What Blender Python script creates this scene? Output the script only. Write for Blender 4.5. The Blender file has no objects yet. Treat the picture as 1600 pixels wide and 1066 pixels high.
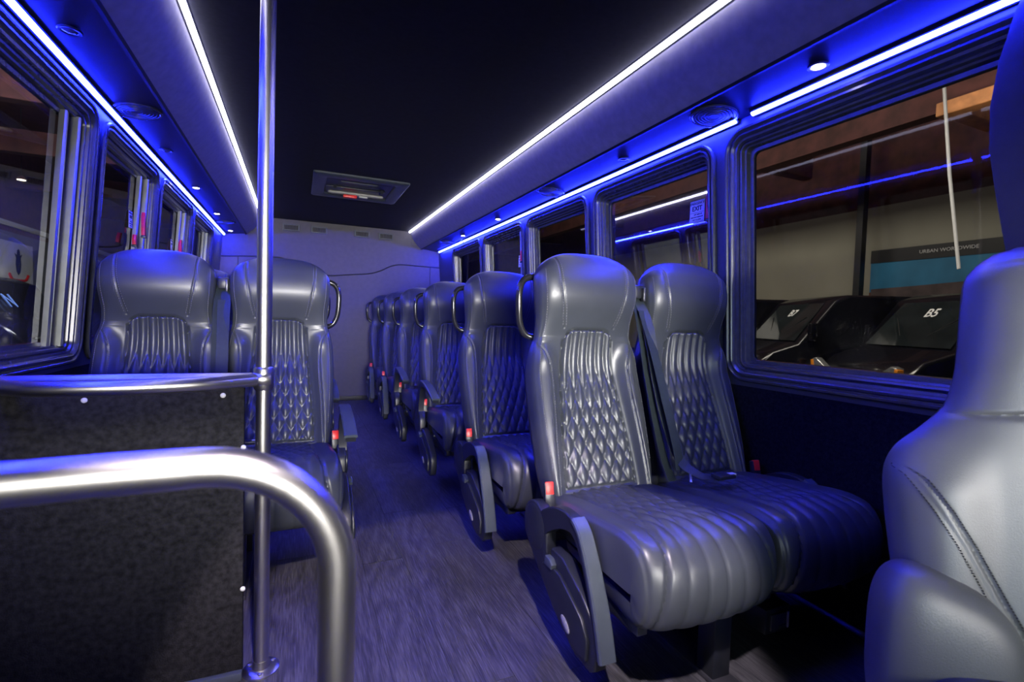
import bpy, bmesh, math, random
from mathutils import Vector, Matrix
random.seed(7)
PI = math.pi
S = bpy.context.scene
C = S.collection

# ------------------------------------------------------------------ camera
cam = bpy.data.cameras.new('camera')
cam.sensor_fit = 'HORIZONTAL'; cam.sensor_width = 36.0
cam.lens = 765.61 * 36.0 / 1600.0
cam.clip_start = .02; cam.clip_end = 200
co = bpy.data.objects.new('camera', cam); C.objects.link(co)
yaw, pit, rol = .41289, .0409, .0303
fw = Vector((math.sin(yaw)*math.cos(pit), math.cos(yaw)*math.cos(pit), -math.sin(pit)))
rt = Vector((math.cos(yaw), -math.sin(yaw), 0)); up = rt.cross(fw)
r2 = rt*math.cos(rol) + up*math.sin(rol); u2 = -rt*math.sin(rol) + up*math.cos(rol)
M = Matrix((r2, u2, -fw)).transposed().to_4x4(); M.translation = Vector((-.4125, 0, .9484))
co.matrix_world = M
S.camera = co
cam.dof.use_dof = True; cam.dof.focus_distance = 2.1; cam.dof.aperture_fstop = 4.0

# ------------------------------------------------------------------ world, lights, exposure
W = bpy.data.worlds.new('world'); S.world = W; W.use_nodes = True
W.node_tree.nodes['Background'].inputs[0].default_value = (.35, .4, .6, 1)
W.node_tree.nodes['Background'].inputs[1].default_value = .015
S.view_settings.view_transform = 'Standard'; S.view_settings.look = 'None'
S.view_settings.exposure = 0.0; S.view_settings.gamma = 1; S.view_settings.use_curve_mapping = False
S.cycles.use_denoising = True
S.cycles.max_bounces = 6; S.cycles.diffuse_bounces = 3; S.cycles.glossy_bounces = 4
S.cycles.transparent_max_bounces = 12; S.cycles.sample_clamp_indirect = 4.0
S.cycles.caustics_reflective = False; S.cycles.caustics_refractive = False

def area(name, loc, direction, sx, sy, power, col, spread=PI):
    l = bpy.data.lights.new(name, 'AREA'); l.shape = 'RECTANGLE'; l.size = sx; l.size_y = sy
    l.energy = power; l.color = col; l.spread = spread
    o = bpy.data.objects.new(name, l); C.objects.link(o); o.location = loc
    o.rotation_euler = Vector(direction).to_track_quat('-Z', 'Y').to_euler()
    return o
# daylight through the windscreen, and an added fill
area('windscreen_daylight', (-.15, -1.7, .98), (0.05, 1, -.01), 1.7, .30, 17.5, (1.0, .97, .93), .62)
area('driver_seat_fill', (-.15, -1.0, .75), (.95, 1.25, -.02), .55, .7, 2.1, (.80, .97, 1.0), 1.0)  # fill added to brighten the driver seat, set away from the door
# dome lamp over the front step
l = bpy.data.lights.new('step_dome_lamp', 'SPOT'); l.energy = 260; l.color = (.98, .84, .95); l.spot_size = .70; l.spot_blend = .12; l.shadow_soft_size = .03
o = bpy.data.objects.new('step_dome_lamp', l); C.objects.link(o); o.location = (-.35, -.1, 1.9)
o.rotation_euler = (Vector((.0, 1.08, 0)) - Vector((-.35, -.1, 1.9))).to_track_quat('-Z', 'Y').to_euler()
# unseen area lights added to brighten the hall walls, roof and vans
area('hall_fill_right', (4.6, 9, 6.3), (1, .0, -.42), 16, 1.5, 1700, (1, .95, .82))
area('hall_fill_left', (-3.4, 10, 5.8), (-1, .25, -.35), 14, 1.5, 4500, (.85, .92, 1.0))
area('hall_fill_roof', (9, 9, 2.6), (.1, .1, 1), 8, 14, 30, (1, .75, .6))
area('hall_fill_vans', (5.2, 3.0, 4.6), (.5, .5, -1), 1.2, 5, 110, (1, .97, .9))

# ------------------------------------------------------------------ materials
MATS = {}
def mat(name, col, rough=.5, metal=0, spec=.5, noise=None, bump=None, emit=None, estr=0, coat=0, sheen=0):
    """noise=(scale, amount) colour variation, bump=(scale, strength, distance)"""
    if name in MATS: return MATS[name]
    m = bpy.data.materials.new(name); m.use_nodes = True; nt = m.node_tree; n = nt.nodes; L = nt.links
    b = n['Principled BSDF']
    b.inputs['Base Color'].default_value = (*col, 1); b.inputs['Roughness'].default_value = rough
    b.inputs['Metallic'].default_value = metal; b.inputs['Specular IOR Level'].default_value = spec
    b.inputs['Coat Weight'].default_value = coat
    b.inputs['Sheen Weight'].default_value = sheen
    tc = n.new('ShaderNodeTexCoord')
    if noise:
        t = n.new('ShaderNodeTexNoise'); t.inputs['Scale'].default_value = noise[0]; t.inputs['Detail'].default_value = 5
        L.new(tc.outputs['Object'], t.inputs['Vector'])
        r = n.new('ShaderNodeValToRGB'); L.new(t.outputs['Fac'], r.inputs[0])
        k = noise[1]
        r.color_ramp.elements[0].position = .3; r.color_ramp.elements[1].position = .7
        r.color_ramp.elements[0].color = (*[c*(1-k) for c in col], 1); r.color_ramp.elements[1].color = (*[min(1, c*(1+k)) for c in col], 1)
        L.new(r.outputs[0], b.inputs['Base Color'])
    if bump:
        t = n.new('ShaderNodeTexNoise'); t.inputs['Scale'].default_value = bump[0]; t.inputs['Detail'].default_value = 3
        L.new(tc.outputs['Object'], t.inputs['Vector'])
        bp = n.new('ShaderNodeBump'); bp.inputs['Strength'].default_value = bump[1]; bp.inputs['Distance'].default_value = bump[2]
        L.new(t.outputs['Fac'], bp.inputs['Height']); L.new(bp.outputs[0], b.inputs['Normal'])
    if emit:
        b.inputs['Emission Color'].default_value = (*emit, 1); b.inputs['Emission Strength'].default_value = estr
    MATS[name] = m
    return m
leather = mat('leather', (.039, .044, .051), .37, spec=.58, noise=(9, .12), bump=(420, .18, .0006))
leather_side = mat('leather_side', (.038, .042, .052), .36, spec=.55, noise=(12, .12), bump=(420, .2, .0006))
thread = mat('thread', (.16, .16, .17), .7)
plastic = mat('plastic', (.014, .016, .022), .38, noise=(14, .2), bump=(300, .1, .0004))
plastic_g = mat('plastic_grey', (.052, .064, .078), .35, noise=(20, .1), bump=(260, .15, .0005))
steel = mat('brushed_steel', (.50, .49, .475), .31, 1.0, noise=(30, .05), bump=(180, .05, .0003))
alum = mat('aluminium', (.40, .42, .39), .38, 1.0, noise=(25, .08))
alum_d = mat('dark_aluminium', (.10, .10, .12), .34, .7, noise=(25, .1))
gloss_black = mat('gloss_black', (.012, .012, .015), .22, spec=.6, noise=(20, .2))
red = mat('red_plastic', (.75, .03, .025), .35, noise=(60, .1))
pink = mat('red_latch', (.85, .03, .06), .4, noise=(60, .1))
belt_m = mat('belt_webbing', (.016, .023, .026), .5, noise=(60, .2), bump=(500, .4, .0006))
white_p = mat('white_plastic', (.7, .7, .7), .4, noise=(30, .04))
carpet = mat('carpet', (.017, .0165, .017), .95, spec=.15, noise=(70, .55), bump=(260, .9, .003))
carpet_w = mat('wall_carpet', (.012, .013, .02), .95, spec=.15, noise=(90, .5), bump=(300, .8, .003))
fabric = mat('headliner', (.022, .023, .038), .85, spec=.2, noise=(50, .12), bump=(350, .25, .001))
cove_m = mat('cove_vinyl', (.21, .20, .23), .6, spec=.3, noise=(30, .1), bump=(350, .2, .0006))
soffit_m = mat('soffit_vinyl', (.009, .010, .014), .42, spec=.35, noise=(30, .1), bump=(300, .1, .0005))
back_m = mat('grey_vinyl', (.10, .095, .10), .75, spec=.25, noise=(24, .06), bump=(300, .15, .0005))
pillar_m = mat('pillar_vinyl_band', (.05, .055, .07), .45, noise=(30, .1))
frame_m = mat('window_rubber', (.045, .048, .06), .27, spec=.6, noise=(40, .15))
rubber = mat('black_rubber', (.008, .008, .01), .5, noise=(40, .2))
white_led = mat('white_led', (.8, .8, .8), .4, emit=(.80, .78, 1.0), estr=15)
blue_led = mat('blue_led', (.3, .3, .9), .4, emit=(.011, .018, 1.0), estr=400)
lamp_on = mat('lamp_lens', (.8, .8, .8), .3, emit=(1, .93, .85), estr=30)
lamp_off = mat('lamp_lens_off', (.06, .06, .08), .15, noise=(20, .1))

def wood_mat():
    m = bpy.data.materials.new('dark_wood'); m.use_nodes = True; nt = m.node_tree; n = nt.nodes; L = nt.links
    b = n['Principled BSDF']; tc = n.new('ShaderNodeTexCoord'); oi = n.new('ShaderNodeObjectInfo')
    add = n.new('ShaderNodeVectorMath'); add.operation = 'ADD'
    mul = n.new('ShaderNodeVectorMath'); mul.operation = 'MULTIPLY'
    comb = n.new('ShaderNodeCombineXYZ')
    for i in range(3): L.new(oi.outputs['Random'], comb.inputs[i])
    mul.inputs[1].default_value = (37, 51, 23); L.new(comb.outputs[0], mul.inputs[0])
    L.new(tc.outputs['Object'], add.inputs[0]); L.new(mul.outputs[0], add.inputs[1])
    mp = n.new('ShaderNodeMapping'); mp.inputs['Scale'].default_value = (1, .16, 1); L.new(add.outputs[0], mp.inputs[0])
    # growth rings
    nz = n.new('ShaderNodeTexNoise'); nz.inputs['Scale'].default_value = 5; nz.inputs['Detail'].default_value = 2; nz.inputs['Distortion'].default_value = .6
    L.new(mp.outputs[0], nz.inputs['Vector'])
    sn = n.new('ShaderNodeMath'); sn.operation = 'MULTIPLY'; sn.inputs[1].default_value = 70; L.new(nz.outputs['Fac'], sn.inputs[0])
    si = n.new('ShaderNodeMath'); si.operation = 'SINE'; L.new(sn.outputs[0], si.inputs[0])
    # fine streaks
    mp2 = n.new('ShaderNodeMapping'); mp2.inputs['Scale'].default_value = (1, .05, 1); L.new(add.outputs[0], mp2.inputs[0])
    n2 = n.new('ShaderNodeTexNoise'); n2.inputs['Scale'].default_value = 300; n2.inputs['Detail'].default_value = 4; L.new(mp2.outputs[0], n2.inputs['Vector'])
    mx = n.new('ShaderNodeMath'); mx.operation = 'MULTIPLY_ADD'; mx.inputs[1].default_value = .07; L.new(si.outputs[0], mx.inputs[0]); L.new(n2.outputs['Fac'], mx.inputs[2])
    r = n.new('ShaderNodeValToRGB'); L.new(mx.outputs[0], r.inputs[0])
    r.color_ramp.elements[0].position = .3; r.color_ramp.elements[0].color = (.032, .032, .037, 1)
    r.color_ramp.elements[1].position = .72; r.color_ramp.elements[1].color = (.105, .103, .112, 1)
    e = r.color_ramp.elements.new(.5); e.color = (.058, .057, .063, 1)
    L.new(r.outputs[0], b.inputs['Base Color'])
    b.inputs['Roughness'].default_value = .42; b.inputs['Specular IOR Level'].default_value = .4
    bp = n.new('ShaderNodeBump'); bp.inputs['Strength'].default_value = .25; bp.inputs['Distance'].default_value = .001
    L.new(mx.outputs[0], bp.inputs['Height']); L.new(bp.outputs[0], b.inputs['Normal'])
    return m
wood = wood_mat()

def glass_mat(name, tint, fac=.10):
    m = bpy.data.materials.new(name); m.use_nodes = True; nt = m.node_tree; n = nt.nodes; L = nt.links
    n.remove(n['Principled BSDF']); out = n['Material Output']
    tr = n.new('ShaderNodeBsdfTransparent'); tr.inputs[0].default_value = (*tint, 1)
    gl = n.new('ShaderNodeBsdfGlossy'); gl.inputs['Roughness'].default_value = .02; gl.inputs[0].default_value = (.9, .9, 1, 1)
    fr = n.new('ShaderNodeFresnel'); fr.inputs[0].default_value = 1.5
    ad = n.new('ShaderNodeMath'); ad.operation = 'MULTIPLY'; ad.inputs[1].default_value = .22; ad.use_clamp = True
    L.new(fr.outputs[0], ad.inputs[0])
    mx = n.new('ShaderNodeMixShader'); L.new(ad.outputs[0], mx.inputs[0]); L.new(tr.outputs[0], mx.inputs[1]); L.new(gl.outputs[0], mx.inputs[2])
    L.new(mx.outputs[0], out.inputs[0])
    return m
glass = glass_mat('tinted_glass', (.42, .41, .40))

# ------------------------------------------------------------------ helpers
def mesh(name, verts, faces, smooth=True):
    me = bpy.data.meshes.new(name); me.from_pydata([tuple(v) for v in verts], [], faces); me.update()
    if smooth: me.polygons.foreach_set('use_smooth', [True]*len(me.polygons))
    return me
def link(name, me, m=None, parent=None, loc=None, rot=None):
    o = bpy.data.objects.new(name, me); C.objects.link(o)
    if m is not None and me is not None and len(me.materials) == 0: me.materials.append(m)
    if parent is not None: o.parent = parent
    if loc is not None: o.location = loc
    if rot is not None: o.rotation_euler = rot
    return o
def tag(o, label=None, cat=None, group=None, kind=None):
    if label: o['label'] = label
    if cat: o['category'] = cat
    if group: o['group'] = group
    if kind: o['kind'] = kind
    return o
def empty(name, loc=(0, 0, 0), rot=(0, 0, 0), parent=None):
    o = bpy.data.objects.new(name, None); C.objects.link(o); o.location = loc; o.rotation_euler = rot; o.empty_display_size = .05
    if parent: o.parent = parent
    return o
def copy_tree(o, parent=None):
    c = o.copy(); C.objects.link(c); c.parent = parent
    for ch in list(o.children): copy_tree(ch, c)
    return c
class MB:
    """collects shapes, builds one mesh"""
    def __init__(s): s.v = []; s.f = []
    def add(s, v, f):
        k = len(s.v); s.v += [Vector(p) for p in v]; s.f += [tuple(i+k for i in q) for q in f]; return s
    def box(s, a, b, bev=0):
        bm = bmesh.new(); bmesh.ops.create_cube(bm, size=1)
        a = Vector(a); b = Vector(b)
        for v in bm.verts: v.co = Vector([(a[i]+b[i])/2 + v.co[i]*abs(b[i]-a[i]) for i in range(3)])
        if bev: bmesh.ops.bevel(bm, geom=list(bm.edges), offset=bev, segments=2, affect='EDGES', profile=.5)
        return s._bm(bm)
    def _bm(s, bm):
        bm.verts.index_update(); s.add([v.co.copy() for v in bm.verts], [[v.index for v in f.verts] for f in bm.faces]); bm.free(); return s
    def tube(s, pts, r, n=12, cap=True, flat=1.0, upv=None):
        pts = [Vector(p) for p in pts]; k = len(pts); rr = r if isinstance(r, (list, tuple)) else [r]*k
        v = []; prev = None
        for i, p in enumerate(pts):
            t = (pts[min(i+1, k-1)] - pts[max(i-1, 0)]).normalized()
            if prev is None:
                a = Vector(upv) if upv else (Vector((0, 0, 1)) if abs(t.z) < .9 else Vector((1, 0, 0)))
            else: a = prev
            a = (a - t*a.dot(t)).normalized(); prev = a; b = t.cross(a)
            for j in range(n):
                q = 2*PI*j/n; v.append(p + a*math.cos(q)*rr[i]*flat + b*math.sin(q)*rr[i])
        f = [(i*n+j, i*n+(j+1) % n, (i+1)*n+(j+1) % n, (i+1)*n+j) for i in range(k-1) for j in range(n)]
        if cap: f += [tuple(range(n))[::-1], tuple(range((k-1)*n, k*n))]
        return s.add(v, f)
    def sweep(s, pts, prof, upv, cap=True, closed=False, scale=None):
        """profile (a,b) : a along side, b along up"""
        pts = [Vector(p) for p in pts]; k = len(pts); n = len(prof); v = []; upv = Vector(upv)
        for i, p in enumerate(pts):
            if closed: t = (pts[(i+1) % k]-pts[i-1]).normalized()
            else: t = (pts[min(i+1, k-1)]-pts[max(i-1, 0)]).normalized()
            side = t.cross(upv).normalized(); u = side.cross(t).normalized()
            sc = scale[i] if scale else 1
            for a, b in prof: v.append(p + side*a*sc + u*b*sc)
        R = k if closed else k-1
        f = [(i*n+j, i*n+(j+1) % n, ((i+1) % k)*n+(j+1) % n, ((i+1) % k)*n+j) for i in range(R) for j in range(n)]
        if cap and not closed: f += [tuple(range(n))[::-1], tuple(range((k-1)*n, k*n))]
        return s.add(v, f)
    def lathe(s, prof, n=24, c=(0, 0, 0), axis='Z'):
        v = []
        for r, h in prof:
            for j in range(n):
                q = 2*PI*j/n; x, y = r*math.cos(q), r*math.sin(q)
                p = {'Z': (x, y, h), 'X': (h, x, y), 'Y': (x, h, y)}[axis]; v.append(Vector(p)+Vector(c))
        k = len(prof)
        f = [(i*n+j, i*n+(j+1) % n, (i+1)*n+(j+1) % n, (i+1)*n+j) for i in range(k-1) for j in range(n)]
        f += [tuple(range(n))[::-1], tuple(range((k-1)*n, k*n))]
        return s.add(v, f)
    def prism(s, poly, h0, h1, axis='X', bev=0):
        """poly of 2D points extruded along an axis"""
        bm = bmesh.new()
        def P(p, h): return {'X': (h, p[0], p[1]), 'Y': (p[0], h, p[1]), 'Z': (p[0], p[1], h)}[axis]
        a = [bm.verts.new(P(p, h0)) for p in poly]; b = [bm.verts.new(P(p, h1)) for p in poly]
        n = len(poly)
        fa = bm.faces.new(a); fb = bm.faces.new(b[::-1])
        for i in range(n): bm.faces.new((a[i], b[i], b[(i+1) % n], a[(i+1) % n]))
        bmesh.ops.recalc_face_normals(bm, faces=list(bm.faces))
        if bev:
            ed = [e for e in bm.edges if fa in e.link_faces or fb in e.link_faces]
            bmesh.ops.bevel(bm, geom=ed, offset=bev, segments=3, affect='EDGES', profile=.5)
        return s._bm(bm)
    def me(s, name='mesh', smooth=False, ang=35):
        me = mesh(name, s.v, s.f, False)
        bm = bmesh.new(); bm.from_mesh(me); bmesh.ops.recalc_face_normals(bm, faces=list(bm.faces)); bm.to_mesh(me); bm.free()
        if smooth:
            me.polygons.foreach_set('use_smooth', [True]*len(me.polygons))
            me.set_sharp_from_angle(angle=math.radians(ang))
        return me
    def build(s, name, m, parent=None, smooth=True, loc=None, rot=None, ang=35):
        return link(name, s.me(name, smooth, ang), m, parent, loc, rot)
def lerp(a, b, t): return a + (b-a)*t
def sstep(a, b, x):
    t = max(0, min(1, (x-a)/(b-a))) if a != b else 0
    return t*t*(3-2*t)
def interp(tab, x):
    if x <= tab[0][0]: return tab[0][1]
    for i in range(len(tab)-1):
        if x <= tab[i+1][0]:
            x0, y0 = tab[i]; x1, y1 = tab[i+1]
            t = (x-x0)/(x1-x0)
            # catmull
            ym = tab[i-1][1] if i > 0 else y0; yp = tab[i+2][1] if i+2 < len(tab) else y1
            m0 = (y1-ym)*.5; m1 = (yp-y0)*.5
            return ((2*t**3-3*t*t+1)*y0 + (t**3-2*t*t+t)*m0 + (-2*t**3+3*t*t)*y1 + (t**3-t*t)*m1)
    return tab[-1][1]
def spline(pts, n=8):
    pts = [Vector(p) for p in pts]; out = []
    for i in range(len(pts)-1):
        p0 = pts[max(i-1, 0)]; p1 = pts[i]; p2 = pts[i+1]; p3 = pts[min(i+2, len(pts)-1)]
        for k in range(n):
            t = k/n
            out.append(.5*((2*p1)+(p2-p0)*t+(2*p0-5*p1+4*p2-p3)*t*t+(3*p1-p0-3*p2+p3)*t**3))
    return out+[pts[-1]]
def corner(pts, r, n=8):
    """polyline with rounded corners"""
    pts = [Vector(p) for p in pts]; out = [pts[0]]
    for i in range(1, len(pts)-1):
        a = (pts[i-1]-pts[i]); b = (pts[i+1]-pts[i]); d = min(r, a.length*.49, b.length*.49)
        a = pts[i]+a.normalized()*d; b = pts[i]+b.normalized()*d
        for k in range(n+1):
            t = k/n; w = .86
            q = (1-t)**2; e = 2*t*(1-t)*w; g = t*t
            out.append((a*q+pts[i]*e+b*g)/(q+e+g))
    return out+[pts[-1]]
def text(txt, size, m, name='lettering', parent=None, mw=None, depth=.0006, bold=0, shear=0, spacing=1.0):
    cu = bpy.data.curves.new('t', 'FONT'); cu.body = txt; cu.size = size; cu.extrude = depth; cu.align_x = 'CENTER'; cu.align_y = 'CENTER'
    cu.offset = bold; cu.shear = shear; cu.resolution_u = 3; cu.space_character = spacing
    t = bpy.data.objects.new('t', cu); C.objects.link(t)
    dg = bpy.context.evaluated_depsgraph_get(); me = bpy.data.meshes.new_from_object(t.evaluated_get(dg))
    bpy.data.objects.remove(t); bpy.data.curves.remove(cu)
    me.materials.clear()
    o = link(name, me, m, parent)
    if mw is not None: o.matrix_local = mw
    return o
def basis(x, y, loc):
    x = Vector(x).normalized(); y = Vector(y).normalized(); z = x.cross(y).normalized()
    Mx = Matrix((x, y, z)).transposed().to_4x4(); Mx.translation = Vector(loc); return Mx

# ------------------------------------------------------------------ shell
ZB, ZC, YB, YF = 1.735, 1.946, 5.754, -1.25
def wx(z): return 1.12 + .0686*(ZB-z)      # half width of the body at height z
WZ0, WZ1 = .752, 1.692
CELLS = [(-.62, .30), (.30, .56+.0), (.56, 1.49), (1.49, 2.43), (2.43, 3.32), (3.32, 4.24), (4.24, 5.2)]
CELLS_R = [(.40, 1.49), (1.49, 2.43), (2.43, 3.32), (3.32, 4.24), (4.24, 5.2)]
CELLS_L = [(.55, 1.49), (1.49, 2.41), (2.41, 3.30), (3.30, 4.24), (4.24, 5.17)]
GAP = .038
def rr(y0, y1, z0, z1, r, n=7):
    out = []
    for cy, cz, a0 in ((y1-r, z1-r, 0), (y0+r, z1-r, 90), (y0+r, z0+r, 180), (y1-r, z0+r, 270)):
        for k in range(n+1):
            a = math.radians(a0+90*k/n); out.append((cy+r*math.cos(a), cz+r*math.sin(a), cy, cz, a))
    return out
def wall(side, cells, name):
    b = MB()
    def P(y, z, n=0): return Vector((side*(wx(z)-n), y, z))
    def quad(y0, y1, z0, z1):
        b.add([P(y0, z0), P(y1, z0), P(y1, z1), P(y0, z1)], [(0, 1, 2, 3)])
    ylo = cells[0][0]; yhi = cells[-1][1]
    zz0, zz1 = WZ0-.03, WZ1+.008
    quad(YF, yhi, -.02, zz0)
    quad(YF, yhi, zz1, ZB+.02)
    quad(yhi, YB, -.02, ZB+.02); quad(YF, ylo, zz0, zz1)
    for y0, y1 in cells:
        pts = rr(y0+GAP, y1-GAP, WZ0, WZ1, .075); v = []
        for (py, pz, cy, cz, a) in pts:
            dy, dz = math.cos(a), math.sin(a); t = 1e9
            if dy > 1e-6: t = min(t, (y1-py)/dy)
            if dy < -1e-6: t = min(t, (y0-py)/dy)
            if dz > 1e-6: t = min(t, (zz1-pz)/dz)
            if dz < -1e-6: t = min(t, (zz0-pz)/dz)
            v += [P(py, pz), P(py+dy*t, pz+dz*t), P(py, pz, -.05)]
        n = len(pts); f = []
        for i in range(n):
            j = (i+1) % n; f += [(3*i, 3*j, 3*j+1, 3*i+1), (3*i, 3*i+2, 3*j+2, 3*j)]
        # corner fills
        k = len(v)
        for ci, (cy, cz) in enumerate(((y1, zz1), (y0, zz1), (y0, zz0), (y1, zz0))):
            v.append(P(cy, cz)); base = ci*8
            for q in range(7): f.append((3*(base+q)+1, 3*(base+q+1)+1, k+ci))
        b.add(v, f)
    o = b.build(name, carpet_w, smooth=False); tag(o, kind='structure')
    o.data.materials.append(pillar_m)
    for p_ in o.data.polygons:
        if p_.center.z > zz0: p_.material_index = 1
    # outer skin keeps the hall's light out
    s = MB()
    for y0, y1, z0, z1 in [(YF, yhi, -.05, zz0), (YF, yhi, zz1, ZB+.1), (yhi, YB+.05, -.05, ZB+.1), (YF, ylo, zz0, zz1)]:
        s.box((side*(wx(z0)+.055), y0, z0), (side*(wx(z0)+.07), y1, z1))
    for (a0, a1) in cells:
        s.box((side*(wx(1.2)+.055), a1-.02, zz0), (side*(wx(1.2)+.07), a1+.02, zz1))
    s.build('outer_skin', alum_d, o, smooth=False)
    return o
wall_r = wall(1, CELLS_R, 'wall_right')
wall_l = wall(-1, CELLS_L, 'wall_left')

def window(side, y0, y1, idx, posts):
    root = tag(empty('window_%d' % idx, (side*wx(1.2), (y0+y1)/2, WZ0)), kind='structure')
    off = Vector(root.location)
    def P(y, z, n): return Vector((side*(wx(z)-n), y, z))-off
    y0 += GAP; y1 -= GAP
    def ring(prof, name, m):
        v = []; n = 0
        for ins, dep in prof:
            pts = rr(y0+ins, y1-ins, WZ0+ins, WZ1-ins, max(.02, .075-ins)); n = len(pts)
            v += [P(p[0], p[1], dep) for p in pts]
        k = len(prof)
        f = [(i*n+j, i*n+(j+1) % n, (i+1)*n+(j+1) % n, (i+1)*n+j) for i in range(k-1) for j in range(n)]
        b = MB(); b.add(v, f); return b.build(name, m, root, ang=28)
    ring([(-.012, 0), (-.012, .010), (-.007, .016), (0, .016), (.004, .010), (.008, .008)], 'outer_trim', frame_m)
    ring([(.008, .008), (.012, .013), (.019, .014), (.024, .008), (.026, .0), (.034, -.002), (.037, -.014)], 'window_frame', frame_m)
    ring([(.037, -.014), (.043, -.010), (.049, -.012), (.052, -.024), (.058, -.026), (.060, -.045), (.072, -.047), (.075, -.060)], 'inner_seal', frame_m)
    g = MB(); pts = rr(y0+.062, y1-.062, WZ0+.062, WZ1-.062, .02)
    g.add([P(p[0], p[1], -.052) for p in pts], [tuple(range(len(pts)))])
    g.build('pane', glass, root, smooth=False)
    for yp, w_, dep in posts:
        b = MB()
        z0, z1 = WZ0+.055, WZ1-.055
        pr = [(0, -.048), (0, dep), (w_*.3, dep+.004), (w_*.3, dep-.006), (w_*.55, dep-.006), (w_*.55, dep+.002), (w_, dep), (w_, -.048)]
        v = [P(yp+a, z0, d) for a, d in pr]+[P(yp+a, z1, d) for a, d in pr]; n = len(pr)
        b.add(v, [(i, (i+1) % n, n+(i+1) % n, n+i) for i in range(n)]+[tuple(range(n)), tuple(range(n, 2*n))])
        b.build('slider_post', alum, root, smooth=False)
    return root
wins = {}
for i, (a, b_) in enumerate(CELLS_R):
    wins['R', i] = window(1, a, b_, i+1, [] if i < 3 else [(a+GAP+.10, .02, -.02)])
for i, (a, b_) in enumerate(CELLS_L):
    wins['L', i] = window(-1, a, b_, i+6, [(b_-GAP-.16, .03, -.032), (b_-GAP-.088, .028, -.018)])

# wooden plank floor
fl = MB().box((-1.26, YF, -.05), (1.26, YB+.02, -.004)).build('floor', rubber, smooth=False); tag(fl, kind='structure')
pw = .152; cols = int(2.48/pw)+1; PL = {}
for c in range(cols):
    x0 = -1.238 + c*pw; x1 = min(x0+pw, 1.238)
    if x1-x0 < .02: continue
    y = YF - random.uniform(0, 1.0)
    while y < YB:
        y1 = y+1.22; a, b_ = max(y, YF), min(y1, YB-.002)
        if b_-a > .02:
            key = (round(x1-x0, 3), round(b_-a, 3))
            if key not in PL:
                PL[key] = MB().box((-(x1-x0)/2+.0004, -(b_-a)/2+.0004, -.004), ((x1-x0)/2-.0004, (b_-a)/2-.0004, 0), .0006).me('plank'); PL[key].materials.append(wood)
            link('plank', PL[key], None, fl, ((x0+x1)/2, (a+b_)/2, 0))
        y = y1
# ceiling: headliner, coves, soffits
def strip_mesh(prof, y0, y1, name, m, kind='structure', parent=None, smooth=True, ny=2):
    b = MB(); v = []
    for k in range(ny):
        y = lerp(y0, y1, k/(ny-1)); v += [(x, y, z) for x, z in prof]
    n = len(prof)
    b.add(v, [(k*n+i, k*n+i+1, (k+1)*n+i+1, (k+1)*n+i) for k in range(ny-1) for i in range(n-1)])
    o = b.build(name, m, parent, smooth=smooth)
    if kind and not parent: tag(o, kind=kind)
    return o
ce = MB().box((-.80, YF, ZC+.004), (.80, YB+.02, ZC+.03)).build('ceiling', fabric, smooth=False); tag(ce, kind='structure')
for s in (-1, 1):
    arc = []
    for k in range(13):
        t = k/12
        # gently bulging padded cove
        x = lerp(.905, .772, t); z = lerp(1.758, 1.944, t); bul = math.sin(PI*t)*.020
        arc.append((s*(x-bul*.8), z-bul*.62))
    arc = [(s*.9136, 1.772), (s*.9136, 1.7607), (s*.910, 1.757)] + arc
    strip_mesh(arc, YF, YB, 'cove_panel', cove_m, parent=ce)
    strip_mesh([(s*1.135, 1.737), (s*1.12, 1.739), (s*.9136, 1.7625)], YF, YB, 'soffit_panel', soffit_m, parent=ce)
    strip_mesh([(s*.9136, 1.7625), (s*.918, 1.752), (s*.907, 1.752), (s*.900, 1.760)], YF, YB, 'cove_edge_trim', soffit_m, parent=ce)
MB().box((-1.25, YF, ZC+.05), (1.25, YB+.06, ZC+.07)).build('roof_skin', alum_d, ce, smooth=False)
for s in (-1, 1):
    MB().box((s*1.19, YF, 1.72), (s*1.25, YB+.06, ZC+.07)).build('roof_skin', alum_d, ce, smooth=False)

# back wall with piped seam
bw = MB().box((-1.26, YB, -.03), (1.26, YB+.03, ZC+.03)).build('wall_back', back_m, smooth=False); tag(bw, kind='structure')
seam = [(-1.13, 1.518), (-.9, 1.535), (-.68, 1.545), (-.55, 1.53), (-.42, 1.44), (-.30, 1.40), (-.1, 1.385), (.05, 1.40), (.17, 1.415), (.33, 1.435), (.45, 1.475), (.55, 1.53), (.66, 1.56), (.82, 1.56), (1.13, 1.555)]
MB().tube(spline([(x, YB, z) for x, z in seam], 5), .0065, 8).build('piped_seam', rubber, bw)
MB().tube([(-.98, YB, 1.52), (-.985, YB, .9)], .004, 6).build('piped_seam', rubber, bw)
MB().tube([(1.02, YB, 1.55), (1.02, YB, .9)], .004, 6).build('piped_seam', rubber, bw)
MB().box((.79, YB-.008, 1.79), (.86, YB, 1.925), .003).build('cover_plate', back_m, bw)
MB().box((-1.24, YB-.012, 0), (1.24, YB, .05), .003).build('baseboard_back', rubber, bw)
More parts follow.
